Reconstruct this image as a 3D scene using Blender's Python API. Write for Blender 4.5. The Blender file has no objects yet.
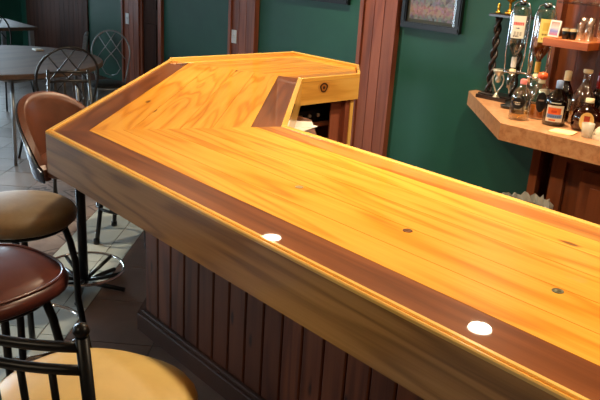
import bpy, math, random
from mathutils import Vector, Matrix
random.seed(7)
C = bpy.context.scene.collection
PI = math.pi
S2 = math.sqrt(.5)
V = Vector

# ------------------------------------------------------------------ helpers
class MB:
    def __init__(s, M=None):
        s.v = []; s.f = []; s.uv = []; s.mi = []; s.sm = []; s.M = M or Matrix()
    def poly(s, pts, g=(1, 0, 0), off=None, mi=0, smooth=False):
        pts = [V(p) for p in pts]
        g = V(g).normalized()
        n = V((0, 0, 0))
        for i in range(len(pts)):
            a, b = pts[i], pts[(i + 1) % len(pts)]
            n += V(((a.y - b.y) * (a.z + b.z), (a.z - b.z) * (a.x + b.x), (a.x - b.x) * (a.y + b.y)))
        if n.length < 1e-12: return
        n.normalize()
        w = n.cross(g)
        if w.length < .3:
            g = V((0, 0, 1)) if abs(n.z) < .7 else V((0, 1, 0)); w = n.cross(g)
        off = off or (0, 0)
        k = len(s.v)
        for p in pts:
            s.v.append(s.M @ p)
        s.f.append(list(range(k, k + len(pts))))
        s.uv.append([(p.dot(g) + off[0], p.dot(w) + off[1]) for p in pts])
        s.mi.append(mi); s.sm.append(smooth)
    def prism(s, pl, z0, z1, g=(1, 0, 0), off=None, mi=0, bev=0.0):
        if off is None: off = (random.uniform(0, 90), random.uniform(0, 90))
        area = sum(pl[i][0] * pl[(i + 1) % len(pl)][1] - pl[(i + 1) % len(pl)][0] * pl[i][1] for i in range(len(pl)))
        if area < 0: pl = pl[::-1]
        n = len(pl)
        if bev:
            c = V((sum(p[0] for p in pl) / n, sum(p[1] for p in pl) / n))
            ins = []
            for i in range(n):
                a, b, d = V(pl[i - 1][:2]), V(pl[i][:2]), V(pl[(i + 1) % n][:2])
                e1 = (b - a).normalized(); e2 = (d - b).normalized()
                n1 = V((-e1.y, e1.x)); n2 = V((-e2.y, e2.x))
                m = (n1 + n2); m = m / max(.3, m.dot(n1)) if m.length > 1e-6 else n1
                ins.append(b + m * bev)
            s.poly([(p.x, p.y, z1) for p in ins], g, off, mi)
            for i in range(n):
                j = (i + 1) % n
                s.poly([(*pl[i][:2], z1 - bev), (*pl[j][:2], z1 - bev), (ins[j].x, ins[j].y, z1), (ins[i].x, ins[i].y, z1)], g, off, mi)
            zt = z1 - bev
        else:
            s.poly([(*p[:2], z1) for p in pl], g, off, mi); zt = z1
        s.poly([(*p[:2], z0) for p in pl[::-1]], g, off, mi)
        for i in range(n):
            j = (i + 1) % n
            s.poly([(*pl[i][:2], z0), (*pl[j][:2], z0), (*pl[j][:2], zt), (*pl[i][:2], zt)], g, off, mi)
    def box(s, x0, x1, y0, y1, z0, z1, g=(1, 0, 0), off=None, mi=0, bev=0.0):
        s.prism([(x0, y0), (x1, y0), (x1, y1), (x0, y1)], z0, z1, g, off, mi, bev)
    def obox(s, M, sx, sy, sz, g=(1, 0, 0), mi=0, bev=0.0):
        old = s.M; s.M = old @ M
        s.box(-sx / 2, sx / 2, -sy / 2, sy / 2, -sz / 2, sz / 2, g, None, mi, bev); s.M = old
    def tube(s, pts, r, n=8, closed=False, mi=0, caps=True):
        pts = [V(p) for p in pts]; N = len(pts)
        rr = r if isinstance(r, (list, tuple)) else [r] * N
        up = None; rings = []
        for i in range(N):
            if closed: t = pts[(i + 1) % N] - pts[i - 1]
            else: t = pts[min(i + 1, N - 1)] - pts[max(i - 1, 0)]
            t.normalize()
            if up is None:
                up = V((0, 0, 1)) if abs(t.z) < .9 else V((1, 0, 0))
            a = t.cross(up)
            if a.length < 1e-4: a = t.cross(V((0, 1, 0)))
            a.normalize(); b = a.cross(t).normalized(); up = b
            rings.append([pts[i] + (a * math.cos(2 * PI * k / n) + b * math.sin(2 * PI * k / n)) * rr[i] for k in range(n)])
        M = N if closed else N - 1
        for i in range(M):
            A, B = rings[i], rings[(i + 1) % N]
            for k in range(n):
                l = (k + 1) % n
                s.poly([A[k], A[l], B[l], B[k]], (0, 0, 1), (0, 0), mi, True)
        if not closed and caps:
            s.poly(rings[0][::-1], mi=mi); s.poly(rings[-1], mi=mi)
    def lathe(s, prof, c=(0, 0, 0), n=24, mi=0, a0=0, a1=2 * PI, M=None, smooth=True, sx=1, sy=1):
        c = V(c); M = M or Matrix()
        full = abs(a1 - a0 - 2 * PI) < 1e-6
        K = n if full else n + 1
        def P(r, z, k):
            a = a0 + (a1 - a0) * k / n
            return c + M @ V((r * math.cos(a) * sx, r * math.sin(a) * sy, z))
        for i in range(len(prof) - 1):
            (r0, z0), (r1, z1) = prof[i], prof[i + 1]
            for k in range(n):
                l = (k + 1) % K if full else k + 1
                q = []
                if r0 > 1e-6: q += [P(r0, z0, k), P(r0, z0, l)]
                else: q += [P(0, z0, 0)]
                if r1 > 1e-6: q += [P(r1, z1, l), P(r1, z1, k)]
                else: q += [P(0, z1, 0)]
                if len(q) > 2: s.poly(q, (0, 0, 1), (0, 0), mi, smooth)
    def build(s, name, mats, parent=None, weld=True):
        me = bpy.data.meshes.new(name)
        inv = Matrix()
        me.from_pydata([tuple(p) for p in s.v], [], s.f)
        uvl = me.uv_layers.new(name='UVMap')
        i = 0
        for u in s.uv:
            for q in u:
                uvl.data[i].uv = q; i += 1
        if not isinstance(mats, (list, tuple)): mats = [mats]
        for m in mats: me.materials.append(m)
        me.polygons.foreach_set('material_index', s.mi)
        me.polygons.foreach_set('use_smooth', s.sm)
        if weld:
            import bmesh
            bm = bmesh.new(); bm.from_mesh(me)
            bmesh.ops.remove_doubles(bm, verts=bm.verts, dist=1e-5)
            bm.to_mesh(me); bm.free()
        me.update()
        o = bpy.data.objects.new(name, me); C.objects.link(o)
        if parent: o.parent = parent
        return o

def tag(o, label=None, cat=None, group=None, kind=None):
    if label: o['label'] = label
    if cat: o['category'] = cat
    if group: o['group'] = group
    if kind: o['kind'] = kind
    return o
def thing(name, label, cat, loc=(0, 0, 0), rz=0, group=None):
    o = bpy.data.objects.new(name, None); C.objects.link(o)
    o.location = loc; o.rotation_euler = (0, 0, rz); o.empty_display_size = .1
    return tag(o, label, cat, group)
def struct(o):
    o['kind'] = 'structure'; return o
def Rz(a): return Matrix.Rotation(a, 4, 'Z')
def T(x, y, z): return Matrix.Translation((x, y, z))
def clip(pl, nx, ny, d):            # keep nx*x+ny*y <= d
    out = []
    for i in range(len(pl)):
        a, b = pl[i], pl[(i + 1) % len(pl)]
        da = nx * a[0] + ny * a[1] - d; db = nx * b[0] + ny * b[1] - d
        if da <= 0: out.append(a)
        if da * db < 0:
            t = da / (da - db); out.append((a[0] + (b[0] - a[0]) * t, a[1] + (b[1] - a[1]) * t))
    return out

# ------------------------------------------------------------------ materials
def srgb(r, g, b):
    f = lambda c: (c / 255 / 12.92) if c / 255 <= .04045 else ((c / 255 + .055) / 1.055) ** 2.4
    return (f(r), f(g), f(b), 1)
class NT:
    def __init__(s, name):
        s.m = bpy.data.materials.new(name); s.m.use_nodes = True
        s.t = s.m.node_tree; s.t.nodes.clear()
        s.out = s.n('ShaderNodeOutputMaterial')
    def n(s, ty, **k):
        x = s.t.nodes.new(ty)
        for a, b in k.items(): setattr(x, a, b)
        return x
    def l(s, a, b): s.t.links.new(a, b)
    def math(s, op, a, b=None, c=None):
        x = s.n('ShaderNodeMath', operation=op)
        for i, q in enumerate((a, b, c)):
            if q is None: continue
            if isinstance(q, (int, float)): x.inputs[i].default_value = q
            else: s.l(q, x.inputs[i])
        return x.outputs[0]
    def mix(s, f, a, b, blend='MIX'):
        x = s.n('ShaderNodeMix', data_type='RGBA', blend_type=blend)
        for i, q in ((0, f), (6, a), (7, b)):
            if isinstance(q, (int, float)): x.inputs[i].default_value = q
            elif isinstance(q, tuple): x.inputs[i].default_value = q
            else: s.l(q, x.inputs[i])
        return x.outputs[2]
    def noise(s, vec, scale, detail=2, rough=.5, dist=0):
        x = s.n('ShaderNodeTexNoise'); x.inputs['Scale'].default_value = scale
        x.inputs['Detail'].default_value = detail; x.inputs['Roughness'].default_value = rough
        x.inputs['Distortion'].default_value = dist
        if vec is not None: s.l(vec, x.inputs['Vector'])
        return x.outputs['Fac']
    def ramp(s, f, st):
        x = s.n('ShaderNodeValToRGB')
        while len(x.color_ramp.elements) < len(st): x.color_ramp.elements.new(.5)
        for e, (p, c) in zip(x.color_ramp.elements, st):
            e.position = p; e.color = c if isinstance(c, tuple) else (c, c, c, 1)
        s.l(f, x.inputs[0]); return x.outputs[0]
    def bsdf(s, **k):
        p = s.n('ShaderNodeBsdfPrincipled')
        for a, b in k.items():
            a = a.replace('_', ' ')
            if isinstance(b, (int, float, tuple)): p.inputs[a].default_value = b
            else: s.l(b, p.inputs[a])
        s.l(p.outputs[0], s.out.inputs[0]); return p

def plain(name, col, rough=.5, metal=0, coat=0, **k):
    t = NT(name); t.bsdf(Base_Color=col, Roughness=rough, Metallic=metal, Coat_Weight=coat, **k); return t.m

def wood(name, dark, mid, light, rough=.4, coat=0, coatr=.03, ring=6, tonevar=.5, knots=.0, bump=.0, spec=.5, grain=1.0):
    t = NT(name)
    uv = t.n('ShaderNodeUVMap').outputs[0]
    def mp(sx, sy):
        m = t.n('ShaderNodeMapping'); m.inputs['Scale'].default_value = (sx, sy, 1); t.l(uv, m.inputs[0]); return m.outputs[0]
    low = t.noise(mp(.7, 7), 1, 2, .5, .3)
    fine = t.noise(mp(5, 170), 1, 3, .6)
    med = t.noise(mp(1.6, 30), 1, 3, .6, .4)
    r = t.math('SINE', t.math('MULTIPLY', low, ring * 6.28))
    r = t.math('MULTIPLY_ADD', r, .5, .5)
    r = t.math('POWER', r, 3.0)
    f = t.math('ADD', t.math('MULTIPLY', r, .34 * grain), t.math('MULTIPLY', med, .5))
    f = t.math('ADD', f, t.math('MULTIPLY', t.math('SUBTRACT', fine, .5), .35 * grain))
    col = t.ramp(f, [(.12, light), (.42, mid), (.85, dark)])
    # plank to plank tone, from the random offset of each board
    sn = t.n('ShaderNodeTexWhiteNoise', noise_dimensions='1D')
    att = t.n('ShaderNodeAttribute', attribute_name='tone')
    tv = t.math('MULTIPLY_ADD', att.outputs['Fac'], tonevar, 1 - tonevar * .5)
    hs = t.n('ShaderNodeHueSaturation'); t.l(tv, hs.inputs['Value']); t.l(col, hs.inputs['Color'])
    col = hs.outputs[0]
    if knots:
        vo = t.n('ShaderNodeTexVoronoi', voronoi_dimensions='2D'); vo.inputs['Scale'].default_value = 1
        t.l(mp(1.6, 5.5), vo.inputs[0])
        wn = t.noise(mp(20, 40), 1, 2)
        dd = t.math('ADD', vo.outputs['Distance'], t.math('MULTIPLY', t.math('SUBTRACT', wn, .5), .08))
        k = t.ramp(dd, [(knots * .35, 1.0), (knots, 0.0)])
        sx = t.n('ShaderNodeSeparateXYZ'); t.l(vo.outputs['Color'], sx.inputs[0])
        k = t.math('MULTIPLY', k, t.math('GREATER_THAN', sx.outputs[0], .72 if knots < .07 else .3))
        col = t.mix(t.math('MULTIPLY', k, .8), col, tuple(c * .18 for c in dark[:3]) + (1,))
    p = t.bsdf(Base_Color=col, Roughness=rough, Coat_Weight=coat, Coat_Roughness=coatr, Specular_IOR_Level=spec)
    if bump:
        b = t.n('ShaderNodeBump'); b.inputs['Strength'].default_value = bump; b.inputs['Distance'].default_value = .002
        t.l(f, b.inputs['Height']); t.l(b.outputs[0], p.inputs['Normal'])
    return t.m

def tone(o):
    """one random tone per board: boards are the face islands that share a UV offset"""
    me = o.data
    a = me.attributes.new('tone', 'FLOAT', 'FACE')
    # islands
    import bmesh
    bm = bmesh.new(); bm.from_mesh(me); bm.faces.ensure_lookup_table()
    seen = [-1] * len(bm.faces)
    for f in bm.faces:
        if seen[f.index] >= 0: continue
        val = random.random(); st = [f]; seen[f.index] = val
        while st:
            g = st.pop()
            for e in g.edges:
                for h in e.link_faces:
                    if seen[h.index] < 0: seen[h.index] = val; st.append(h)
    a.data.foreach_set('value', seen); bm.free()
    return o

def glass(name, tint=(1, 1, 1, 1), gl=.35, rough=.03, base=.06):
    t = NT(name)
    tr = t.n('ShaderNodeBsdfTransparent'); tr.inputs[0].default_value = tint
    g = t.n('ShaderNodeBsdfGlossy'); g.inputs['Roughness'].default_value = rough
    lw = t.n('ShaderNodeLayerWeight'); lw.inputs[0].default_value = .35
    f = t.math('MULTIPLY_ADD', lw.outputs['Facing'], gl, base)
    mx = t.n('ShaderNodeMixShader'); t.l(f, mx.inputs[0]); t.l(tr.outputs[0], mx.inputs[1]); t.l(g.outputs[0], mx.inputs[2])
    t.l(mx.outputs[0], t.out.inputs[0]); return t.m

honey = wood('honey_wood', srgb(160, 82, 24), srgb(231, 153, 45), srgb(244, 180, 72), .35, 1, .02, ring=7, tonevar=.16, spec=.1, knots=.06, grain=.75)
honey_b = wood('honey_border_wood', srgb(150, 84, 30), srgb(196, 124, 48), srgb(216, 150, 70), .35, 1, .02, ring=4, tonevar=.2, spec=.15)
walnut = wood('walnut_wood', srgb(84, 42, 22), srgb(122, 68, 36), srgb(142, 84, 48), .35, 1, .02, ring=4, tonevar=.2, spec=.15)
lipw = wood('lip_wood', srgb(226, 156, 56), srgb(244, 186, 84), srgb(252, 206, 116), .22, .8, .05, ring=2, tonevar=.1)
fasciaw = wood('fascia_wood', srgb(104, 64, 28), srgb(166, 116, 58), srgb(190, 140, 78), .38, .35, .12, ring=6, tonevar=.15, knots=.08)  # same honey wood as the top, browned for the shade on the outer front
fascial = wood('light_fascia_wood', srgb(196, 128, 44), srgb(232, 172, 76), srgb(242, 190, 96), .35, .4, .08, ring=4, tonevar=.1)
basew = wood('dark_panel_wood', srgb(60, 28, 14), srgb(106, 54, 30), srgb(124, 68, 38), .5, .0, .2, ring=4, tonevar=.5, knots=.07, bump=.2)
basemould = plain('dark_moulding', srgb(84, 56, 44), .5, Specular_IOR_Level=.25)
trimw = wood('trim_wood', srgb(96, 48, 32), srgb(134, 72, 50), srgb(152, 88, 62), .45, .12, .2, ring=3, tonevar=.3, bump=.2)
wallwood = wood('wall_panel_wood', srgb(44, 26, 20), srgb(66, 40, 30), srgb(80, 50, 38), .55, 0, .2, ring=3, tonevar=.35, bump=.2, spec=.2)
shelfw = wood('shelf_wood', srgb(160, 78, 30), srgb(196, 104, 48), srgb(212, 124, 62), .35, .3, .1, ring=3, tonevar=.1)
cabw = wood('cabinet_wood', srgb(74, 34, 18), srgb(112, 58, 30), srgb(128, 70, 38), .4, .2, .1, ring=4, tonevar=.3, knots=.07)
tablew = wood('table_wood', srgb(70, 54, 46), srgb(92, 72, 62), srgb(104, 84, 72), .6, 0, .2, ring=2, tonevar=.1)

def mottled(name, a, b, sc, rough=.4, coat=0, c=None):
    t = NT(name); co = t.n('ShaderNodeTexCoord').outputs['Object']
    f = t.noise(co, sc, 5, .65, .4)
    col = t.ramp(f, [(.35, a), (.65, b)] if c is None else [(.3, a), (.5, b), (.7, c)])
    t.bsdf(Base_Color=col, Roughness=rough, Coat_Weight=coat); return t.m
counterm = mottled('laminate', srgb(178, 118, 78), srgb(206, 150, 104), 30, .3, .1, srgb(216, 166, 122))
greenw = mottled('green_paint', srgb(24, 78, 64), srgb(28, 84, 68), 3, .5)
blackm = plain('black_metal', srgb(28, 28, 30), .35, .4)
chrome = plain('chrome', (.8, .8, .82, 1), .12, 1)
wirem = plain('grey_wire', srgb(160, 164, 168), .3, .6)
wired = plain('dark_wire', srgb(54, 52, 52), .35, .6)
gold = plain('gold_plate', srgb(230, 180, 70), .2, 1)
silver = plain('silver_plate', srgb(225, 220, 200), .3, .6)
blackp = plain('black_plastic', srgb(18, 18, 20), .35)
white = plain('white_paper', srgb(236, 232, 220), .7)
cream = plain('cream_plastic', srgb(230, 214, 170), .5)
platew = plain('switch_plate_white', srgb(225, 228, 230), .35)
brownleather = mottled('brown_leather', srgb(84, 48, 34), srgb(104, 60, 42), 7, .38, .1)
maroon = mottled('maroon_vinyl', srgb(72, 34, 30), srgb(88, 44, 38), 9, .3, .15)
tanv = mottled('tan_vinyl', srgb(150, 126, 92), srgb(168, 144, 108), 8, .45)
yellowv = mottled('yellow_vinyl', srgb(194, 160, 88), srgb(208, 174, 100), 5, .45)
greyfab = mottled('grey_fabric', srgb(120, 122, 124), srgb(150, 150, 150), 40, .8)
ceilm = plain('ceiling_white', srgb(200, 190, 172), .8)
plaster = plain('room_wall_paint', srgb(120, 104, 88), .8)
clear = glass('clear_glass', (.90, .93, .91, 1), .75, .08, .10)
pane = glass('window_glass', (1, 1, 1, 1), .1, .01, .02)
amber = glass('amber_glass', (.55, .22, .06, 1), .4, .04, .05)
brownglass = glass('dark_brown_glass', (.16, .06, .03, 1), .4, .05, .05)
yellowliq = glass('pale_spirit', (.85, .66, .3, 1), .2, .05, .03)
amberliq = plain('amber_spirit', srgb(168, 88, 26), .1, 0, 0)
orange = plain('orange_cap', srgb(226, 92, 40), .35)
pink = plain('pink_cap', srgb(214, 120, 110), .4)
bluecap = plain('blue_cap', srgb(120, 140, 176), .35)
redm = plain('red_glass', srgb(150, 20, 22), .15, 0, .5)

# writing-like labels: blocks and bars in a generated texture on the part
def labelmat(name, bands, base):
    """bands: (v0, v1, u0, u1, colour) on the label's Generated coordinates"""
    t = NT(name); g = t.n('ShaderNodeUVMap').outputs[0]
    sp = t.n('ShaderNodeSeparateXYZ'); t.l(g, sp.inputs[0])
    col = base
    for (v0, v1, u0, u1, c, broken) in bands:
        a = t.math('MULTIPLY', t.math('GREATER_THAN', sp.outputs[1], v0), t.math('LESS_THAN', sp.outputs[1], v1))
        b = t.math('MULTIPLY', t.math('GREATER_THAN', sp.outputs[0], u0), t.math('LESS_THAN', sp.outputs[0], u1))
        f = t.math('MULTIPLY', a, b)
        if broken:
            w = t.math('GREATER_THAN', t.math('FRACT', t.math('MULTIPLY', sp.outputs[0], broken)), .25)
            f = t.math('MULTIPLY', f, w)
        col = t.mix(f, col, c)
    t.bsdf(Base_Color=col, Roughness=.5); return t.m
def label_arc(name, c, r, z0, z1, ang, half, mat, parent, bulge=None, n=10):
    """curved label patch on a bottle with 0..1 UVs"""
    m = MB(); c = V(c)
    rows = 6
    P = lambda k, j: (k / n, j / rows)
    for j in range(rows):
        for k in range(n):
            q = []; uv = []
            for (kk, jj) in ((k, j), (k + 1, j), (k + 1, j + 1), (k, j + 1)):
                a = ang - half + 2 * half * kk / n; t = jj / rows
                rr = r + (bulge(t) if bulge else 0)
                q.append(c + V((rr * math.cos(a), rr * math.sin(a), z0 + (z1 - z0) * t))); uv.append((kk / n, t))
            m.poly(q, smooth=True); m.uv[-1] = uv
    return m.build(name, mat, parent)
def oval_label(name, c, r, zc, hh, ang, half, mat, parent):
    m = MB(); c = V(c); n = 20
    for k in range(n):
        a, b = 2 * PI * k / n, 2 * PI * (k + 1) / n
        q = []; uv = []
        for (s, th) in ((0, 0), (1, a), (1, b)):
            A = ang + half * s * math.cos(th)
            q.append(c + V((r * math.cos(A), r * math.sin(A), zc + hh * s * math.sin(th))))
            uv.append((.5 + .5 * s * math.cos(th), .5 + .5 * s * math.sin(th)))
        m.poly(q, smooth=True); m.uv[-1] = uv
    return m.build(name, mat, parent)

# ------------------------------------------------------------------ room
YW = 3.95; CEIL = 2.45
XR, XL, YF, YB2 = 2.0, -11.0, -4.0, 4.25

def tilemat(name, a, b, rough=.35, coat=0, sc=4):
    t = NT(name); uv = t.n('ShaderNodeUVMap').outputs[0]
    co = t.n('ShaderNodeTexCoord').outputs['Object']
    att = t.n('ShaderNodeAttribute', attribute_name='tone').outputs['Fac']
    f = t.noise(co, sc, 4, .6, .5)
    f = t.math('ADD', t.math('MULTIPLY', f, .7), t.math('MULTIPLY', att, .3))
    t.bsdf(Base_Color=t.ramp(f, [(.3, a), (.7, b)]), Roughness=rough, Coat_Weight=coat); return t.m
lt = tilemat('light_floor_tile', srgb(166, 178, 178), srgb(196, 204, 202), .3)
dt = tilemat('dark_floor_tile', srgb(108, 86, 76), srgb(134, 110, 98), .4)
gt = tilemat('greige_floor_tile', srgb(112, 98, 90), srgb(140, 124, 114), .4)
grout = plain('grout', srgb(96, 92, 86), .8)
# patterned border band: small diamonds and rosettes
def bandmat():
    t = NT('patterned_floor_border'); uv = t.n('ShaderNodeUVMap').outputs[0]
    sp = t.n('ShaderNodeSeparateXYZ'); t.l(uv, sp.inputs[0])
    p = .27
    fu = t.math('SUBTRACT', t.math('FRACT', t.math('DIVIDE', sp.outputs[0], p)), .5)
    fv = t.math('SUBTRACT', t.math('FRACT', t.math('DIVIDE', sp.outputs[1], p)), .5)
    au, av = t.math('ABSOLUTE', fu), t.math('ABSOLUTE', fv)
    dia = t.math('ADD', au, av)
    rad = t.math('SQRT', t.math('ADD', t.math('MULTIPLY', fu, fu), t.math('MULTIPLY', fv, fv)))
    ang = t.math('ARCTAN2', fv, fu)
    pet = t.math('MULTIPLY_ADD', t.math('COSINE', t.math('MULTIPLY', ang, 4)), .07, .17)
    flower = t.math('MULTIPLY', t.math('LESS_THAN', rad, pet), t.math('GREATER_THAN', rad, .06))
    ring = t.math('MULTIPLY', t.math('GREATER_THAN', dia, .38), t.math('LESS_THAN', dia, .45))
    f = t.math('MAXIMUM', flower, ring)
    n = t.noise(t.n('ShaderNodeTexCoord').outputs['Object'], 9, 4, .6)
    base = t.ramp(n, [(.3, srgb(128, 112, 106)), (.7, srgb(158, 142, 134))])
    t.bsdf(Base_Color=t.mix(f, base, srgb(94, 80, 78)), Roughness=.4); return t.m
band = bandmat()
# floor in coordinates p = x+y (across the bands), q = y-x (along)
fl = MB()
fl.box(XL - .2, XR + .2, YF - .2, 6.2, -.1, -.004, mi=0)
def floor_cell(p0, p1, q0, q1, mi, gap=.004):
    p0 += gap; p1 -= gap; q0 += gap; q1 -= gap
    pl = [((p - q) / 2, (p + q) / 2) for (p, q) in ((p0, q0), (p1, q0), (p1, q1), (p0, q1))]
    for (nx, ny, d) in ((1, 0, XR), (-1, 0, -XL), (0, 1, 6.1), (0, -1, -YF)):
        pl = clip(pl, nx, ny, d)
        if len(pl) < 3: return
    fl.prism(pl, -.004, 0, (-1, 1, 0), (0, 0), mi)
D0, D1, D2, D3 = -1.575, -1.75, -2.14, -3.0
R2 = math.sqrt(2)
q = -7.0
while q < 16:                       # dark tiles towards and under the bar
    p = D0
    while p < 8: 
        floor_cell(p, p + .4 * R2, q + .13, q + .13 + .40 * R2, 1); p += .4 * R2
    q += .40 * R2
q = 4.147 * R2 - 30 * .39
while q < 16: floor_cell(D1, D0, q, q + .39, 2); q += .39
q = 3.837 * R2 - 30 * .36
while q < 16: floor_cell(D2, D1, q, q + .36, 2); q += .36
floor_cell(D3, D2, -8, 16, 3, .003)
q = -8.0
while q < 18:
    p = D3
    while p > -16: floor_cell(p - .46, p, q, q + .46, 4); p -= .46
    q += .46
floor = struct(tone(fl.build('floor', [grout, dt, lt, band, gt])))

ce = MB()
ce.box(XL - .2, XR + .2, YF - .2, 6.2, CEIL, CEIL + .1)
struct(ce.build('ceiling', ceilm))

# back wall (behind the serving counter), jogged wall further left
w = MB(); w.box(-7.23, XR + .2, YW, YW + .15, 0, CEIL)
struct(w.build('wall_back', greenw))
w = MB(); w.box(-7.23, -7.1, YW + .15, YB2, 0, CEIL); w.box(XL, -10.75, YB2, YB2 + .12, 0, CEIL)
w.box(-8.75, -7.0, YB2, YB2 + .12, 0, CEIL)
struct(w.build('wall_far', greenw))
w = MB(); x = -10.75
while x < -8.76:
    x1 = min(x + .145, -8.75)
    w.box(x, x1 - .004, YB2 - .02, YB2 + .1, .1, CEIL, (0, 0, 1), bev=.006); x = x1
struct(tone(w.build('wall_panelling', wallwood)))
w = MB(); w.box(XL, -7.23, YB2 - .035, YB2, 0, .1); struct(w.build('baseboard_far', basemould))
w = MB(); w.box(-6.44, -5.30, YW - .015, YW, 0, .1); w.box(-4.86, -3.67, YW - .015, YW, 0, .1); w.box(-3.28, -1.9, YW - .015, YW, 0, .1)
struct(w.build('baseboard_back', basemould))
w = MB(); w.box(XR, XR + .15, YF, YW, 0, CEIL); struct(w.build('wall_right', plaster))

# pilasters of tongue and groove boards with raised edge mouldings
def pilaster(name, x0, x1, mat, yf=YW):
    m = MB(); e = .035
    m.box(x0, x0 + e, yf - .05, yf, 0, CEIL, (0, 0, 1), bev=.008)
    m.box(x1 - e, x1, yf - .05, yf, 0, CEIL, (0, 0, 1), bev=.008)
    n = 3; wd = (x1 - x0 - 2 * e) / n
    for i in range(n):
        m.box(x0 + e + i * wd + .003, x0 + e + (i + 1) * wd - .003, yf - .032, yf, 0, CEIL, (0, 0, 1), bev=.006)
    return struct(tone(m.build(name, mat)))
pilaster('trim_1', -7.25, -6.87, trimw)
pilaster('trim_2', -5.265, -4.885, trimw)
pilaster('trim_3', -3.655, -3.30, trimw)
# narrow dark door beside the first post
m = MB(); m.box(-6.83, -6.50, YW - .012, YW, .02, 2.1, (0, 0, 1))
for (a, b) in ((.15, .95), (1.1, 1.95)):
    m.box(-6.78, -6.55, YW - .022, YW - .012, a, b, (0, 0, 1), bev=.006)
dr = struct(tone(m.build('door_1', wood('dark_door_wood', srgb(40, 24, 18), srgb(58, 34, 26), srgb(68, 42, 30), .6, 0, .2, ring=3, tonevar=.1, spec=.1))))
m = MB(); m.box(-6.50, -6.44, YW - .035, YW, 0, 2.2, (0, 0, 1), bev=.006); m.box(-6.87, -6.83, YW - .03, YW, 0, 2.2, (0, 0, 1), bev=.006); m.box(-6.87, -6.44, YW - .03, YW, 2.2, 2.27)
struct(tone(m.build('trim_4', trimw)))

# outer walls with windows (daylight side)
def wall_windows(name, axis, pos, a0, a1, wins, out, mat=plaster):
    m = MB(); t = .15 * out
    segs = []; cur = a0
    def bx(u0, u1, z0, z1):
        if u1 - u0 < 1e-4: return
        lo, hi = sorted((pos, pos + t))
        if axis == 'x': m.box(lo, hi, u0, u1, z0, z1)
        else: m.box(u0, u1, lo, hi, z0, z1)
    for (u0, u1, z0, z1) in wins:
        bx(cur, u0, 0, CEIL); bx(u0, u1, 0, z0); bx(u0, u1, z1, CEIL); cur = u1
    bx(cur, a1, 0, CEIL)
    struct(m.build(name, mat))
nw = [0]
def window(axis, pos, u0, u1, z0, z1, out):
    nw[0] += 1
    fr = MB(); g = MB(); d0, d1 = sorted((pos - .02 * out, pos + .08 * out)); e = .06
    def bx(m, a, b, c, d, lo=d0, hi=d1):
        if axis == 'x': m.box(lo, hi, a, b, c, d)
        else: m.box(a, b, lo, hi, c, d)
    bx(fr, u0, u0 + e, z0, z1); bx(fr, u1 - e, u1, z0, z1); bx(fr, u0 + e, u1 - e, z0, z0 + e); bx(fr, u0 + e, u1 - e, z1 - e, z1)
    um = (u0 + u1) / 2; bx(fr, um - .025, um + .025, z0 + e, z1 - e)
    o = struct(fr.build('window_%d' % nw[0], basemould))
    gm = (d0 + d1) / 2
    bx(g, u0 + e, u1 - e, z0 + e, z1 - e, gm - .004, gm + .004)
    g.build('window_pane', pane, o)
LW = [(-1.2, .3, .5, 2.2), (.8, 2.3, .5, 2.2), (2.6, 3.8, .5, 2.2)]
FW = [(-8.6, -6.6, .5, 2.2)]
wall_windows('wall_left', 'x', XL, YF, YB2 + .12, LW, -1, greenw)
wall_windows('wall_front', 'y', YF, XL, XR, FW, -1)
for w_ in LW: window('x', XL, *w_, -1)
for w_ in FW: window('y', YF, *w_, -1)

# ------------------------------------------------------------------ bar counter
YE = 3.26; W = .82; TQ = math.tan(PI / 8)
F0 = (1.9, .96); P0 = (-2.34, .96); P1 = (-3.645, 2.265); P2 = (-3.645, YE)
Bi = (1.9, .96 + W); P5 = (P0[0] + W * TQ, .96 + W); P4 = (P1[0] + W, P1[1] + W * TQ); P3 = (P1[0] + W, YE)
M_ = [(F0, Bi), (P0, P5), (P1, P4), (P2, P3)]
def mp(k, off):
    t = off / W; a, b = M_[k]; return (a[0] + (b[0] - a[0]) * t, a[1] + (b[1] - a[1]) * t)
GR = [(1, 0, 0), (-1, 1, 0), (0, 1, 0)]
CH = .195
def board(m, k, o0, o1, z0, z1, mi=0, bev=0, yend=None, ch=0):
    pl = [mp(k, o0), mp(k + 1, o0), mp(k + 1, o1), mp(k, o1)]
    if k == 2:
        pl = clip(pl, 0, 1, YE - (yend or 0))
        d = (P3[0] + YE - CH) * S2 - ch
        pl = clip(pl, S2, S2, d)
    if len(pl) >= 3: m.prism(pl, z0, z1, GR[k], None, mi, bev)
bar = thing('bar_counter', 'long glossy honey wood bar with angled end, dark border strips and dark panelled base', 'bar counter', (0, 0, 0))
ZT = 1.07
LIP = .024
sub = MB()
for k in range(3): board(sub, k, .0285, W - .0285, 1.03, 1.0495, yend=.03, ch=.03)
sub.build('countertop_core', plain('dark_seam', srgb(90, 48, 18), .3, 0, 1), bar)
top = MB(); bor = MB(); borb = MB()
BW = .135
def planks(k, o0, o1, n, g=.0008):
    cuts = [o0]
    ws = [random.uniform(.8, 1.2) for _ in range(n)]; tot = sum(ws)
    for w_ in ws: cuts.append(cuts[-1] + (o1 - o0) * w_ / tot)
    for a, b in zip(cuts[:-1], cuts[1:]): board(top, k, a + g, b - g, 1.0496, ZT, yend=LIP, ch=LIP)
planks(0, BW, W - .115, 5)
planks(1, BW, W - .135, 4)
planks(2, .08, W - .1, 5)
board(bor, 0, LIP, BW - .0008, 1.05, ZT)
board(bor, 1, LIP, BW - .0008, 1.05, ZT)
board(bor, 1, W - .1345, W - LIP, 1.05, ZT)
board(borb, 0, W - .1145, W - LIP, 1.05, ZT)
board(borb, 2, LIP, .079, 1.05, ZT, yend=LIP, ch=LIP)
board(borb, 2, W - .099, W - LIP, 1.05, ZT, yend=LIP, ch=LIP)
tone(top.build('countertop', honey, bar))
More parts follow.
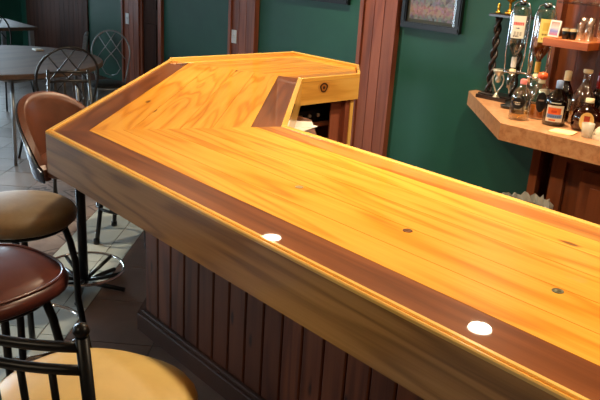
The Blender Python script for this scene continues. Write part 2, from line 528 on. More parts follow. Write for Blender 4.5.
tag(tone(bor.build('border_strip', walnut, bar)), 'dark brown border strips')
tone(borb.build('border_strip', honey_b, bar))
lip = MB()
for k in range(3):
    hh = (.003, .008, .018)[k]
    board(lip, k, .0, .009, 1.062, ZT + hh * .4, bev=.003, yend=.0, ch=0)
    board(lip, k, .0115, LIP, 1.062, ZT + hh, bev=.002, yend=.016, ch=.016)
    board(lip, k, W - LIP, W, 1.05, ZT + .003, bev=.002, yend=.0, ch=0)
# end of the short leg, across and chamfer
ye = YE
lip.prism([(P2[0], ye - .024), (P3[0] - CH, ye - .024), (P3[0] - CH, ye), (P2[0], ye)], 1.05, ZT + .0185, (1, 0, 0), bev=.003)
lip.prism([(P3[0] - CH, ye - .024), (P3[0] - .024, ye - CH), (P3[0], ye - CH), (P3[0] - CH, ye)], 1.05, ZT + .0185, (-1, 1, 0), bev=.003)
tone(lip.build('edge_lip', lipw, bar))
fa = MB()
ZF = .922
board(fa, 0, 0, .028, ZF, 1.0615)
board(fa, 1, 0, .028, ZF, 1.0615)
board(fa, 2, 0, .028, ZF, 1.0615)
fb = MB()
board(fb, 0, W - .028, W, ZF, 1.049); board(fb, 1, W - .028, W, ZF, 1.049); board(fb, 2, W - .028, W, ZF, 1.049)
fb.prism([(P2[0] + .028, ye - .028), (P3[0] - CH, ye - .028), (P3[0] - CH, ye), (P2[0] + .028, ye)], ZF, 1.049, (1, 0, 0))
fb.prism([(P3[0] - CH, ye - .028), (P3[0] - .028, ye - CH), (P3[0], ye - CH), (P3[0] - CH, ye)], ZF, 1.049, (-1, 1, 0))
tone(fa.build('fascia_board', fasciaw, bar))
fbo = tag(tone(fb.build('fascia_board', fascial, bar)), 'pale yellow fascia boards on the serving side')
# knot on the pale fascia
kn = MB()
kc = V((P3[0] + .0006, 2.775, 1.01))
for (ra, rb, mi, dx) in ((.046, .034, 2, 0), (.031, .028, 0, .0003), (.019, .019, 1, .0006), (.010, .009, 0, .0009)):
    pts = [(kc.x + dx, kc.y + ra * math.cos(a) * (1 + .12 * math.sin(3 * a)), kc.z + rb * math.sin(a)) for a in [2 * PI * i / 18 for i in range(18)]]
    kn.poly(pts, mi=mi)
kn.build('knot', [plain('knot_dark', srgb(60, 30, 14), .4), plain('knot_mid', srgb(170, 106, 40), .4), plain('knot_edge', srgb(206, 140, 60), .4)], bar)
# base with vertical boards
bs = MB()
def wallrun(m, a, b, wd, z0, z1, th, side):
    a, b = V(a), V(b); L = (b - a).length; d = (b - a) / L; nrm = V((d.y, -d.x)) * side
    n = max(1, round(L / wd)); s = L / n
    for i in range(n):
        p, q_ = a + d * (s * i + .003), a + d * (s * (i + 1) - .003)
        m.prism([tuple(p), tuple(q_), tuple(q_ - nrm * th), tuple(p - nrm * th)], z0, z1, (0, 0, 1), bev=0)
        c0, c1 = p + nrm * .004 + d * .005, q_ + nrm * .004 - d * .005
        m.prism([tuple(p), tuple(c0), tuple(c1), tuple(q_)], z0, z1, (0, 0, 1))
cA = (-2.60, 1.50); cB = (-3.42, 2.32); cC = (-3.42, 3.15)
wallrun(bs, (1.85, 1.50), cA, .105, .0, 1.03, .02, -1)
wallrun(bs, cA, cB, .105, .0, 1.03, .02, -1)
wallrun(bs, cB, cC, .105, .0, 1.03, .02, -1)
tone(bs.build('base_panelling', basew, bar))
bb = MB()
for (t, z0, z1) in ((.035, 0, .085), (.020, .085, .10)):
    y0 = 1.495
    c_ = (cA[0] - .004 - t * TQ, y0 - t)
    bb.prism([c_, (1.85, y0 - t), (1.85, y0), (cA[0] - .004, y0)], z0, z1, (1, 0, 0), bev=.003)
    bb.prism([(cA[0] - .004, y0), c_, (cB[0] - t * S2 - .004, cB[1] - t * S2 - .004), (cB[0] - .005, cB[1] - .005)], z0, z1, (-1, 1, 0))
bb.build('baseboard', basemould, bar)
# serving side: carcass, open cabinet in the short leg
cb = MB()
cb.box(-1.9, 1.85, 1.66, 1.70, 0, .92, (0, 0, 1))
cb.prism([(-1.95, 1.66), (-2.80, 2.51), (-2.83, 2.48), (-1.98, 1.63)], 0, .86, (0, 0, 1))
cb.box(-3.40, -2.87, 3.02, 3.05, 0, 1.03, (0, 0, 1))       # far side panel
cb.box(-3.38, -2.87, 2.50, 2.53, 0, 1.03, (0, 0, 1))       # near side panel
cb.box(-3.39, -3.36, 2.53, 3.02, 0, 1.03, (0, 0, 1))
cb.box(-3.36, -2.88, 2.53, 3.02, .40, .42); cb.box(-3.36, -2.93, 2.53, 3.02, .755, .775)
tone(cb.build('cabinet_carcass', basew, bar))
fm = MB()
fm.box(-2.88, -2.845, 2.985, 3.045, 0, ZF, (0, 0, 1)); fm.box(-2.88, -2.845, 2.49, 2.545, 0, ZF, (0, 0, 1))
fm.box(-2.89, -2.88, 2.90, 2.985, 0, ZF, (0, 0, 1))
tone(fm.build('cabinet_frame', trimw, bar))
es = MB(); es.box(-2.845, -2.838, 3.02, 3.045, 0, ZF, (0, 0, 1)); es.build('frame_edging', lipw, bar)
ws = MB(); ws.prism([(-2.0, 1.70), (-2.80, 2.50), (-2.62, 2.50), (-1.62, 1.70)], .875, .895)
ws.build('work_shelf', basew, bar)

# coins set flush in the lacquer
coinm = [plain('pale_coin', srgb(190, 170, 120), .3, .6), plain('copper_coin', srgb(110, 66, 34), .35, .6), plain('nickel_coin', srgb(120, 118, 88), .3, .6)]
for i, (x, lab) in enumerate(((-1.403, 'pale coin set in the bar top nearest the angled bend'), (-1.0, 'dark copper coin set in the middle of the bar top'), (-.596, 'dull nickel coin set in the bar top nearest the ceiling light reflection'))):
    m = MB(); m.lathe([(0, .0), (.0125, 0), (.0125, .0010), (.0115, .0014), (.0105, .0010), (.006, .0010), (.005, .0014), (0, .0014)], (0, 0, 0), 20)
    o = m.build('coin', coinm[i]); o.location = (x, 1.308, ZT + .0001)
    tag(o, lab, 'coin', 'coins set along the bar top')

# things in and beside the serving side cabinet
m = MB(); m.obox(T(-2.56, 2.32, .8975) @ Rz(.3), .20, .14, .003); m.obox(T(-2.57, 2.34, .9005) @ Rz(.9), .18, .13, .003)
tag(m.build('paper_sheet', white), 'white paper sheets on the shelf inside the bar bend', 'paper')
r = thing('stereo_box', 'black electronic box with small knobs in the open bar cabinet', 'stereo', (-3.1, 2.78, .775))
m = MB(); m.box(-.13, .13, -.17, .17, 0, .075, bev=.004); m.build('case', blackp, r)
for k in range(4):
    m = MB(); m.lathe([(0, 0), (.012, 0), (.011, .012), (0, .012)], (.13, -.11 + .07 * k, .04), 12, M=Matrix.Rotation(PI / 2, 4, 'Y')); m.build('knob', silver, r)

# ------------------------------------------------------------------ stools
def rot_legs(n, r0, z0, r1, z1, a0, rad, bend=0, mat=blackm, parent=None):
    for k in range(n):
        a = a0 + 2 * PI * k / n; ca, sa = math.cos(a), math.sin(a)
        pts = []
        for i in range(9):
            t = i / 8; r_ = r0 + (r1 - r0) * t + bend * math.sin(PI * min(1, t * 2.2)) * (1 if t < .45 else 0)
            pts.append((r_ * ca, r_ * sa, z0 + (z1 - z0) * t))
        m = MB(); m.tube(pts, rad, 10)
        m.lathe([(0, z1), (rad * 1.35, z1), (rad * 1.35, z1 + .03), (rad, z1 + .032)], (r1 * ca, r1 * sa, 0), 12)
        m.build('leg', mat, parent)
def ring_mb(r, z, rad, n=40):
    m = MB(); m.tube([(r * math.cos(2 * PI * k / n), r * math.sin(2 * PI * k / n), z) for k in range(n)], rad, 10, True); return m
def cushion(r, z, h, dome=.012, sq=1.0, n=40, drop=.0):
    """round or squarish padded seat"""
    m = MB(); rows = [(0, z + h + dome), (.35, z + h + dome * .9), (.7, z + h + dome * .4), (.88, z + h - .004), (.965, z + h - .016), (1.0, z + h * .5), (.985, z + .008), (.94, z)]
    def P(f, zz, k):
        a = 2 * PI * k / n; c, s_ = math.cos(a), math.sin(a)
        e = (abs(c) ** (2 * sq) + abs(s_) ** (2 * sq)) ** (-1 / (2 * sq))
        return V((r * f * c * e, r * f * s_ * e, zz))
    for i in range(len(rows) - 1):
        for k in range(n):
            A = [P(*rows[i], k), P(*rows[i + 1], k), P(*rows[i + 1], k + 1), P(*rows[i], k + 1)]
            if i == 0: A = [A[0], A[1], A[2]]
            m.poly(A, smooth=True)
    m.poly([P(*rows[-1], k) for k in range(n)][::-1])
    return m
def round_stool(name, label, loc, rz, r, z, seatm, sq=1.0, leg_r=.27, ringr=.2, ringz=.22, piping=False, thick=.07, ringm=None):
    t = thing(name, label, 'bar stool', loc, rz)
    s_ = cushion(r, z - thick, thick - .012, .012, sq).build('seat', seatm, t)
    if piping:
        m = MB(); m.tube([(r * .93 * math.cos(a) * e, r * .93 * math.sin(a) * e, z - .018) for a, e in [(2 * PI * k / 44, (abs(math.cos(2 * PI * k / 44)) ** (2 * sq) + abs(math.sin(2 * PI * k / 44)) ** (2 * sq)) ** (-1 / (2 * sq))) for k in range(44)]], .005, 6, True)
        m.build('piping', seatm, s_)
    m = MB(); m.lathe([(0, z - thick - .02), (r * .86, z - thick - .02), (r * .9, z - thick - .01), (r * .86, z - thick), (0, z - thick)], (0, 0, 0), 32)
    m.build('seat_ring', blackm, t)
    rot_legs(4, r * .72, z - thick - .015, leg_r, 0, PI / 4, .0135, .02, blackm, t)
    ring_mb(ringr + .03, ringz, .009).build('foot_ring', ringm or chrome, t)
    return t
round_stool('bar_stool', 'bar stool with a round tan seat at the corner of the bar', (-2.52, .91, 0), .35, .215, .765, tanv, leg_r=.25, ringr=.19)
round_stool('bar_stool', 'bar stool with a glossy maroon seat between the tan and yellow seats', (-1.975, .605, 0), .25, .215, .78, maroon, sq=1.35, leg_r=.25, ringr=.19, piping=True)

# swivel stool with a wrap-around back
t = thing('swivel_stool', 'swivel stool with a brown leather wrap back and chrome foot ring', 'bar stool', (-3.17, 1.46, 0), .30)
cushion(.20, .64, .07, .012).build('seat', brownleather, t)
m = MB(); m.tube([(0, 0, .64), (0, 0, .02)], .024, 14); m.lathe([(.024, .64), (.09, .635), (.09, .62), (.024, .6)], (0, 0, 0), 20); m.build('column', blackm, t)
for k in range(5):
    a = k * PI * .4 + .35; ca, sa = math.cos(a), math.sin(a)
    m = MB(); m.tube([(.01 * ca, .01 * sa, .035), (.10 * ca, .10 * sa, .062), (.205 * ca, .205 * sa, .10)], .010, 8)
    m.tube([(.05 * ca, .05 * sa, .02), (.15 * ca, .15 * sa, .018), (.225 * ca, .225 * sa, .012)], .012, 8); m.build('leg', blackm, t)
ring_mb(.205, .10, .008).build('foot_ring', chrome, t)
def shell(r0, r1, zb, ztop, half, thick, mat, name, parent, inset=0):
    m = MB(); n = 28; rows = 10
    def P(k, j, rr):
        s_ = -1 + 2 * k / n; a = PI + s_ * half; u = j / rows
        top_ = zb + (ztop - zb) * max(.16, (1 - abs(s_) ** 2.4 * .95)) 
        z_ = zb + (top_ - zb) * u
        R = r0 + (r1 - r0) * (z_ - zb) / (ztop - zb) + rr
        return V((R * math.cos(a), R * math.sin(a), z_))
    for j in range(rows):
        for k in range(n):
            m.poly([P(k, j, 0), P(k, j + 1, 0), P(k + 1, j + 1, 0), P(k + 1, j, 0)], smooth=True)
            m.poly([P(k, j, thick), P(k + 1, j, thick), P(k + 1, j + 1, thick), P(k, j + 1, thick)], smooth=True)
    for k in range(n):
        m.poly([P(k, rows, 0), P(k, rows, thick), P(k + 1, rows, thick), P(k + 1, rows, 0)]); m.poly([P(k, 0, 0), P(k + 1, 0, 0), P(k + 1, 0, thick), P(k, 0, thick)])
    for j in range(rows):
        m.poly([P(0, j, 0), P(0, j, thick), P(0, j + 1, thick), P(0, j + 1, 0)]); m.poly([P(n, j, 0), P(n, j + 1, 0), P(n, j + 1, thick), P(n, j, thick)])
    return m.build(name, mat, parent)
shell(.175, .25, .625, .985, 1.6, .03, brownleather, 'backrest', t)
shell(.206, .281, .615, .977, 1.57, .010, plain('grey_shell', srgb(90, 100, 116), .25, .5), 'back_shell', t)

round_stool('bar_stool', 'black bar stool mostly hidden under the angled end of the bar', (-3.64, 1.99, 0), .75, .18, .70, blackp, leg_r=.22, ringr=.16, ringm=blackm)
# foreground stool with rail back
t = thing('bar_stool', 'bar stool with a wide yellow seat and black railed back in the foreground', 'bar stool', (-1.265, .575, 0), math.radians(121))
ZS = .755
cushion(.235, ZS - .07, .058, .014, 1.25).build('seat', yellowv, t)
m = MB(); m.lathe([(0, ZS - .09), (.2, ZS - .09), (.21, ZS - .08), (.2, ZS - .07), (0, ZS - .07)], (0, 0, 0), 32); m.build('seat_ring', blackm, t)
rot_legs(4, .16, ZS - .085, .25, 0, PI / 4, .0135, .02, blackm, t)
ring_mb(.215, .22, .009).build('foot_ring', chrome, t)
BX, BY = -.245, .187           # stool's own frame: +x forward, the back stands at -x
def back_arc(z, lean, y0=-BY, y1=BY, n=12, bow=.035):
    return [(BX - lean - bow * (1 - (2 * i / n - 1) ** 2), y0 + (y1 - y0) * i / n, z) for i in range(n + 1)]
for sy in (-1, 1):
    m = MB(); m.tube([(-.16, sy * .19, ZS - .09), (BX + .01, sy * BY, ZS - .07), (BX, sy * BY, ZS + .02), (BX - .03, sy * BY, 1.088)], .0115, 12)
    m.build('back_post', blackm, t)
    m = MB(); m.lathe([(0, -.011), (.010, -.009), (.0145, 0), (.010, .011), (0, .0145)], (BX - .031, sy * BY, 1.098), 16); m.build('finial', blackm, t)
for z, ln in ((1.066, .028), (1.02, .024)):
    m = MB(); m.tube(back_arc(z, ln), .0095, 10); m.build('back_rail', blackm, t)
m = MB(); m.tube(back_arc(ZS + .03, .0), .008, 10); m.build('back_rail', blackm, t)
for i in range(1, 7):
    y = -BY + 2 * BY * i / 7; bow = .035 * (1 - (y / BY) ** 2)
    m = MB(); m.tube([(BX - bow, y, ZS + .03), (BX - .024 - bow, y, 1.02)], .0065, 8); m.build('spindle', blackm, t)

# ------------------------------------------------------------------ dining corner
t = thing('round_table', 'large round table with brown top and grey metal legs at the far left', 'table', (-6.13, 2.15, 0), .25)
m = MB(); m.lathe([(0, .70), (.84, .70), (.85, .705), (.85, .735), (.842, .742), (0, .742)], (0, 0, 0), 56, smooth=False)
for u in m.uv: pass
m.build('tabletop', tablew, t)
m = MB()
for (a, b) in (((-.6, -.3), (.6, -.3)), ((-.6, .3), (.6, .3)), ((.6, -.3), (.6, .3)), ((-.6, -.3), (-.6, .3))): m.tube([(*a, .66), (*b, .66)], .014, 8)
m.box(-.62, .62, -.32, .32, .675, .70)
m.build('apron_rail', wirem, t)
for sx in (-1, 1):
    for sy in (-1, 1):
        m = MB(); m.tube([(sx * .6, sy * .3, .68), (sx * .63, sy * .34, 0.0)], .014, 8); m.build('leg', wirem, t)

def hoop_chair(label, loc, rz, mat, seatm, group=None, sc_=1, sz=1):
    t = thing('wire_back_chair', label, 'chair', loc, rz, group)
    t.scale = (sc_, sc_, sz)
    m = MB(); pts = []
    for i in range(33):
        a = -.35 + (PI + .7) * i / 32
        pts.append((-.20 - .03 * math.sin(a), .205 * math.cos(a), .74 + .22 * math.sin(a) if math.sin(a) > 0 else .74 + .30 * math.sin(a)))
    pts = [(-.17, .15, .43)] + [(-.18, .175, .54)] + pts + [(-.18, -.175, .54)] + [(-.17, -.15, .43)]
    m.tube(pts, .0085, 8); m.build('back_hoop', mat, t)
    for s_ in (-1, 1):
        m = MB(); m.tube([(-.22, s_ * .135, .905), (-.21, s_ * .05, .78), (-.205, -s_ * .06, .66), (-.20, -s_ * .10, .58), (-.2, -s_ * .06, .52), (-.2, 0, .50)], .005, 6); m.build('lattice', mat, t)
        m = MB(); m.tube([(-.225, s_ * .05, .95), (-.21, -s_ * .04, .82), (-.205, -s_ * .15, .68)], .005, 6); m.build('lattice', mat, t)
    o = cushion(.2, .43, .035, .01).build('seat', seatm, t)
    m = MB(); m.tube([(.185 * math.cos(2 * PI * k / 28), .185 * math.sin(2 * PI * k / 28), .42) for k in range(28)], .009, 8, True); m.build('seat_ring', mat, t)
    for (x, y) in ((.15, .13), (.15, -.13), (-.15, .13), (-.15, -.13)):
        m = MB(); m.tube([(x, y, .42), (x * 1.45, y * 1.45, 0)], .009, 8); m.build('leg', mat, t)
    return t
hoop_chair('dark wire hoop-back chair on the near side of the round table', (-5.36, 2.30, 0), PI, wired, blackp, None, 1.2, 1)
hoop_chair('grey chrome wire hoop-back chair behind the round table by the green wall', (-6.30, 3.22, 0), PI + 2.4, wirem, blackp, None, .92, .95)
hoop_chair('dark wire hoop-back chair between the round table and the far table', (-7.6, 2.75, 0), .25, wired, greyfab)

def slat_chair(label, loc, rz, mat):
    t = thing('slat_back_chair', label, 'chair', loc, rz)
    cushion(.2, .43, .03, .006, 1.8).build('seat', blackp, t)
    for s_ in (-1, 1):
        m = MB(); m.tube([(-.17, s_ * .13, 0), (-.18, s_ * .15, .43), (-.27, s_ * .13, .88)], .011, 8); m.build('back_post', mat, t)
        m = MB(); m.tube([(.16, s_ * .16, .43), (.19, s_ * .18, 0)], .011, 8); m.build('leg', mat, t)
    for z, x in ((.86, -.266), (.80, -.254), (.52, -.198)):
        m = MB(); m.tube([(x, -.13, z), (x - .02, 0, z + .005), (x, .13, z)], .009, 8); m.build('back_rail', mat, t)
    for i in range(4):
        y = -.09 + .06 * i
        m = MB(); m.obox(T(-.234, y, .66) @ Matrix.Rotation(-.2, 4, 'Y'), .006, .016, .28); m.build('slat', mat, t)
    return t
slat_chair('dark slat-back metal chair beside the wire hoop-back chair', (-4.34, 1.99, 0), -.3, wired)
slat_chair('dark slat-back metal chair at the left edge behind the brown leather stool', (-5.75, 1.42, 0), PI / 2, wired)

t = thing('side_table', 'small square brown table against the far left wall', 'table', (-8.85, 3.1, 0))
m = MB(); m.box(-.5, .5, -.62, .31, .70, .74, bev=.006); m.build('tabletop', tablew, t)
for sx in (-1, 1):
    for sy in (-1, 1):
        m = MB(); m.box(sx * .45 - .025, sx * .45 + .025, sy * .40 - .18, sy * .40 - .13, 0, .70); m.build('leg', wirem, t)
t = thing('padded_chair', 'low grey padded chair beyond the round table', 'chair', (-8.05, 3.62, 0), -PI / 2 - .5)
cushion(.22, .40, .06, .012, 2).build('seat', greyfab, t)
m = MB(); m.obox(T(-.21, 0, .58) @ Matrix.Rotation(-.15, 4, 'Y'), .045, .40, .26, bev=.012); m.build('backrest', greyfab, t)
for (x, y) in ((.17, .17), (.17, -.17), (-.17, .17), (-.17, -.17)):
    m = MB(); m.tube([(x, y, .41), (x * 1.1, y * 1.1, 0)], .012, 8); m.build('leg', wirem, t)
m = MB(); m.prism([(-.06, -.03), (.05, -.04), (.06, .03), (-.04, .04)], 0, .012, bev=.003)
o = m.build('folded_napkin', white); o.location = (-6.50, 2.64, .7425); tag(o, 'white folded napkin on the far edge of the round table', 'napkin')

# ------------------------------------------------------------------ back bar
YF0 = 3.19
CT = thing('serving_counter', 'tan laminate back counter with clipped corner on brown wooden cabinets', 'counter', (0, 0, 0))
poly_c = [(-1.925, YF0), (1.6, YF0), (1.6, YW - .002), (-2.60, YW - .002), (-2.60, 3.865)]
m = MB(); m.prism(poly_c, .935, .95, (1, 0, 0), (0, 0)); m.build('worktop', counterm, CT)
m = MB(); m.prism(poly_c, .862, .9348, (1, 0, 0), (0, 0)); m.build('counter_edge', counterm, CT)
m = MB()
m.box(-1.60, 1.6, 3.36, 3.40, 0, .86, (0, 0, 1)); m.box(-1.79, -1.60, 3.52, 3.54, 0, .86, (0, 0, 1)); m.box(-1.60, -1.58, 3.40, 3.54, 0, .86, (0, 0, 1)); m.box(-1.81, -1.79, 3.40, YW - .02, 0, .86, (0, 0, 1)); m.box(-1.81, -1.765, 3.36, 3.40, 0, .86, (0, 0, 1))
tone(m.build('cabinet', cabw, CT))
m = MB()
m.box(-1.68, -1.605, 3.335, 3.36, 0, .86, (0, 0, 1)); m.box(-1.605, 1.6, 3.335, 3.36, .80, .86); m.box(-1.605, 1.6, 3.335, 3.36, 0, .1)
tone(m.build('face_frame', cabw, CT))
x = -1.51
for k in range(3):
    m = MB(); m.box(x, x + .42, 3.315, 3.335, .12, .79, (0, 0, 1), bev=.004); m.box(x + .06, x + .36, 3.308, 3.315, .2, .71, (0, 0, 1), bev=.004)
    d = tone(m.build('cabinet_door', cabw, CT))
    m = MB(); m.lathe([(0, 0), (.006, 0), (.006, .015), (.014, .02), (0, .028)], (x + .38, 3.308, .62), 12, M=Matrix.Rotation(PI / 2, 4, 'X')); m.build('knob', silver, d)
    x += .47

# trash can with a pale liner
t = thing('trash_can', 'waste bin with crumpled clear plastic liner between bar and back counter', 'bin', (-1.70, 3.15, 0))
t.scale = (1, 1, 1.02)
m = MB(); m.lathe([(0, .0), (.09, 0), (.115, .53), (.12, .53), (.12, .55), (.11, .55), (.09, .1), (0, .02)], (0, 0, 0), 28); m.build('bin', blackp, t)
m = MB(); n = 48; rnd = random.Random(3)
prof = [(.10, .38), (.115, .56), (.125, .59), (.135, .57), (.13, .5), (.128, .45)]
def LP(i, k):
    a = 2 * PI * (k % n) / n; r_, z_ = prof[i]; rr = random.Random((k % n) * 31 + i * 7)
    return V(((r_ + rr.uniform(-.008, .012)) * math.cos(a), (r_ + rr.uniform(-.008, .012)) * math.sin(a), z_ + rr.uniform(-.018, .018)))
for i in range(len(prof) - 1):
    for k in range(n): m.poly([LP(i, k), LP(i, k + 1), LP(i + 1, k + 1), LP(i + 1, k)])
lm = NT('clear_liner'); lm.bsdf(Base_Color=srgb(190, 190, 180), Roughness=.25, Alpha=.75)
m.build('liner', lm.m, t)

# wooden hutch behind the bottles, with its shelf
H = thing('hutch', 'reddish wooden wall hutch behind the bottles with orange shelf', 'hutch', (0, 0, 0))
m = MB(); x = -2.06
while x < 1.5:
    m.box(x, x + .118, YW - .04, YW - .003, .952, 2.2, (0, 0, 1), bev=.005); x += .12
tone(m.build('back_panel', cabw, H))
m = MB(); m.box(-2.09, -2.05, YW - .10, YW - .002, .952, 2.25, (0, 0, 1), bev=.004); tone(m.build('side_panel', cabw, H))
m = MB(); m.box(-1.94, -1.69, 3.50, YW - .041, 1.337, 1.378, bev=.003); m.build('shelf', shelfw, H)
m = MB(); m.box(-1.69, 1.2, 3.62, YW - .041, 1.345, 1.375, bev=.003); tag(m.build('shelf', cabw, H), 'long darker rear shelf')
m = MB(); m.box(-1.98, 1.2, 3.66, YW - .041, 1.55, 1.558); m.build('glass_shelf', clear, H)

# bottles ---------------------------------------------------------------
CAMA = math.radians(-63)
def bottle(name, label, cat, loc, prof, gm, group=None, liquid=None, liqm=None, cap=None, capm=None, sx=1, sy=1, rz=0, M=None, zs=.8):
    t = thing(name, label, cat, loc, rz, group)
    t.scale = (1, 1, zs)
    if M is not None: t.matrix_world = M
    m = MB(); m.lathe([(0, 0)] + prof, (0, 0, 0), 28, sx=sx, sy=sy); m.build('bottle_body', gm, t)
    if liquid:
        lp = [(0, .006)] + [(max(.002, r - .004), max(z, .006)) for r, z in prof if z <= liquid]
        lp += [(lp[-1][0], liquid), (0, liquid)]
        m = MB(); m.lathe(lp, (0, 0, 0), 28, sx=sx, sy=sy); m.build('liquid', liqm, t)
    if cap:
        m = MB(); m.lathe(cap, (0, 0, 0), 20); m.build('cap', capm, t)
    return t
GB = 'bottles on the back counter'
tint = .95
ZC = .9505
W_, K_ = srgb(238, 232, 214), srgb(20, 20, 22)
# 1 round clear bottle, pink cap, black round label
b = bottle('spirit_bottle', 'clear spirit bottle with pinkish cap and round black label', 'bottle', (-1.935, 3.37, ZC),
           [(.048, 0), (.052, .01), (.052, .15), (.045, .185), (.022, .215), (.016, .235), (.016, .255)], clear, GB, .05, yellowliq,
           [(.018, .235), (.018, .262), (.012, .268), (0, .268)], pink)
oval_label('label', (0, 0, 0), .0535, .115, .036, CAMA - .25, .65, labelmat('round_black_label', [(.52, .62, .25, .75, W_, 7), (.36, .46, .28, .72, W_, 8)], K_), b)
# 2 orange cap
b = bottle('spirit_bottle', 'clear bottle with orange cap, black oval label and amber spirit', 'bottle', (-1.905, 3.50, ZC),
           [(.05, 0), (.053, .01), (.053, .17), (.048, .20), (.024, .232), (.017, .245), (.017, .27)], clear, GB, .09, amberliq,
           [(.012, .262), (.024, .266), (.028, .285), (.022, .305), (0, .312)], orange)
m = MB(); m.lathe([(.0185, .236), (.0195, .262), (.0, .263)], (0, 0, 0), 16); m.build('neck_seal', cream, b)
oval_label('label', (0, 0, 0), .0545, .12, .068, CAMA + .30, .50, labelmat('black_oval_label', [(.55, .62, .2, .8, srgb(160, 150, 140), 9)], K_), b)
# 3 squat jar
b = bottle('glass_jar', 'squat jar of pale yellow contents behind the dark rum bottle', 'jar', (-1.93, 3.63, ZC),
           [(.05, 0), (.055, .01), (.055, .12), (.045, .14), (.045, .15)], clear, None, .11, plain('pickles', srgb(180, 160, 80), .4),
           [(.047, .15), (.048, .17), (0, .172)], silver)
# 4 dark rum bottle with picture label
b = bottle('rum_bottle', 'dark rum bottle with orange and blue picture label', 'bottle', (-1.765, 3.43, ZC),
           [(.05, 0), (.056, .01), (.056, .155), (.05, .185), (.03, .215), (.017, .235), (.016, .255)], brownglass, GB, .17, plain('dark_rum', srgb(26, 12, 8), .1),
           [(.0175, .238), (.0175, .285), (.012, .29), (0, .29)], bluecap)
m = MB(); m.lathe([(.0178, .205), (.0184, .24)], (0, 0, 0), 16); m.build('neck_band', blackp, b)
label_arc('label', (0, 0, 0), .0572, .03, .135, CAMA, .78, labelmat('rum_label', [
    (.0, 1, 0, 1, srgb(226, 216, 196), 0), (.40, .86, .08, .85, srgb(226, 100, 40), 0), (.55, .70, .3, .6, srgb(190, 60, 30), 0),
    (.22, .46, .04, .96, srgb(110, 140, 190), 0), (.28, .38, .15, .85, srgb(60, 90, 150), 8), (.05, .16, .2, .6, srgb(210, 110, 60), 0)], W_), b)
label_arc('label', (0, 0, 0), .0572, .145, .156, CAMA, .5, labelmat('rum_title', [(.2, .8, .05, .95, W_, 9)], K_), b)
# 5 brown bottle, cream cap
b = bottle('spirit_bottle', 'slim brown bottle with tall cream neck wrap behind the rum', 'bottle', (-1.815, 3.60, ZC),
           [(.038, 0), (.04, .01), (.04, .19), (.03, .22), (.016, .25), (.015, .30)], brownglass, GB, .18, plain('cola_dark', srgb(40, 14, 8), .1),
           [(.019, .265), (.0185, .325), (.012, .33), (0, .33)], cream)
label_arc('label', (0, 0, 0), .0412, .07, .15, CAMA, .8, labelmat('cream_label', [(.3, .6, .1, .9, srgb(150, 40, 30), 7)], W_), b)
# 6 large clear decanter
b = bottle('decanter', 'tall clear long-necked decanter with little amber spirit', 'decanter', (-1.705, 3.59, ZC),
           [(.055, 0), (.062, .012), (.062, .14), (.058, .18), (.035, .235), (.02, .27), (.018, .32), (.022, .335)], clear, None, .08, plain('whisky', srgb(150, 96, 40), .1),
           [(.019, .335), (.024, .34), (.024, .358), (0, .36)], cream)
# 7 round amber whisky bottle with oval label
b = bottle('whisky_bottle', 'squat round amber whisky bottle with gold oval label', 'bottle', (-1.605, 3.46, ZC),
           [(.062, 0), (.075, .02), (.078, .07), (.072, .115), (.05, .145), (.02, .16), (.018, .19)], amber, GB, .12, plain('whisky_amber', srgb(70, 34, 12), .1),
           [(.021, .18), (.021, .205), (0, .207)], cream, sx=1, sy=.8)
oval_label('label', (0, -.006, 0), .0795, .075, .058, CAMA + .02, .45, labelmat('gold_oval_label', [(.45, .8, .3, .7, srgb(176, 60, 30), 0), (.2, .35, .25, .75, srgb(140, 110, 60), 8)], srgb(226, 186, 110)), b)
# 8 red necked bottle leaning
b = bottle('spirit_bottle', 'bottle with glossy red neck at the right edge of the counter', 'bottle', (-1.715, 3.78, ZC),
           [(.036, 0), (.04, .01), (.04, .17), (.025, .20), (.018, .22), (.018, .23)], brownglass, GB, .15, plain('dark_liqueur', srgb(40, 10, 8), .1),
           [(.0185, .20), (.022, .25), (.019, .31), (.012, .335), (0, .337)], redm)
# 9 white-capped bottle peeking right
b = bottle('spirit_bottle', 'dark bottle with white cap behind the amber whisky bottle', 'bottle', (-1.53, 3.62, ZC),
           [(.04, 0), (.044, .01), (.044, .13), (.03, .155), (.016, .165), (.016, .175)], brownglass, GB, .1, plain('dark_cordial', srgb(30, 12, 8), .1),
           [(.02, .165), (.02, .195), (0, .197)], white)
# dark bottles beneath the dispenser
for (x, y, lab) in ((-2.03, 3.52, 'small black bottle between the pink and orange capped bottles'),):
    b = bottle('liqueur_bottle', lab, 'bottle', (x, y, ZC), [(.034, 0), (.036, .01), (.036, .085), (.02, .115), (.013, .125), (.013, .14)], blackp, GB, None, None,
               [(.015, .13), (.015, .155), (0, .156)], blackp)
    label_arc('label', (0, 0, 0), .0368, .02, .06, CAMA, .6, labelmat('grey_label', [(.4, .6, .15, .85, K_, 6)], srgb(150, 146, 136)), b)

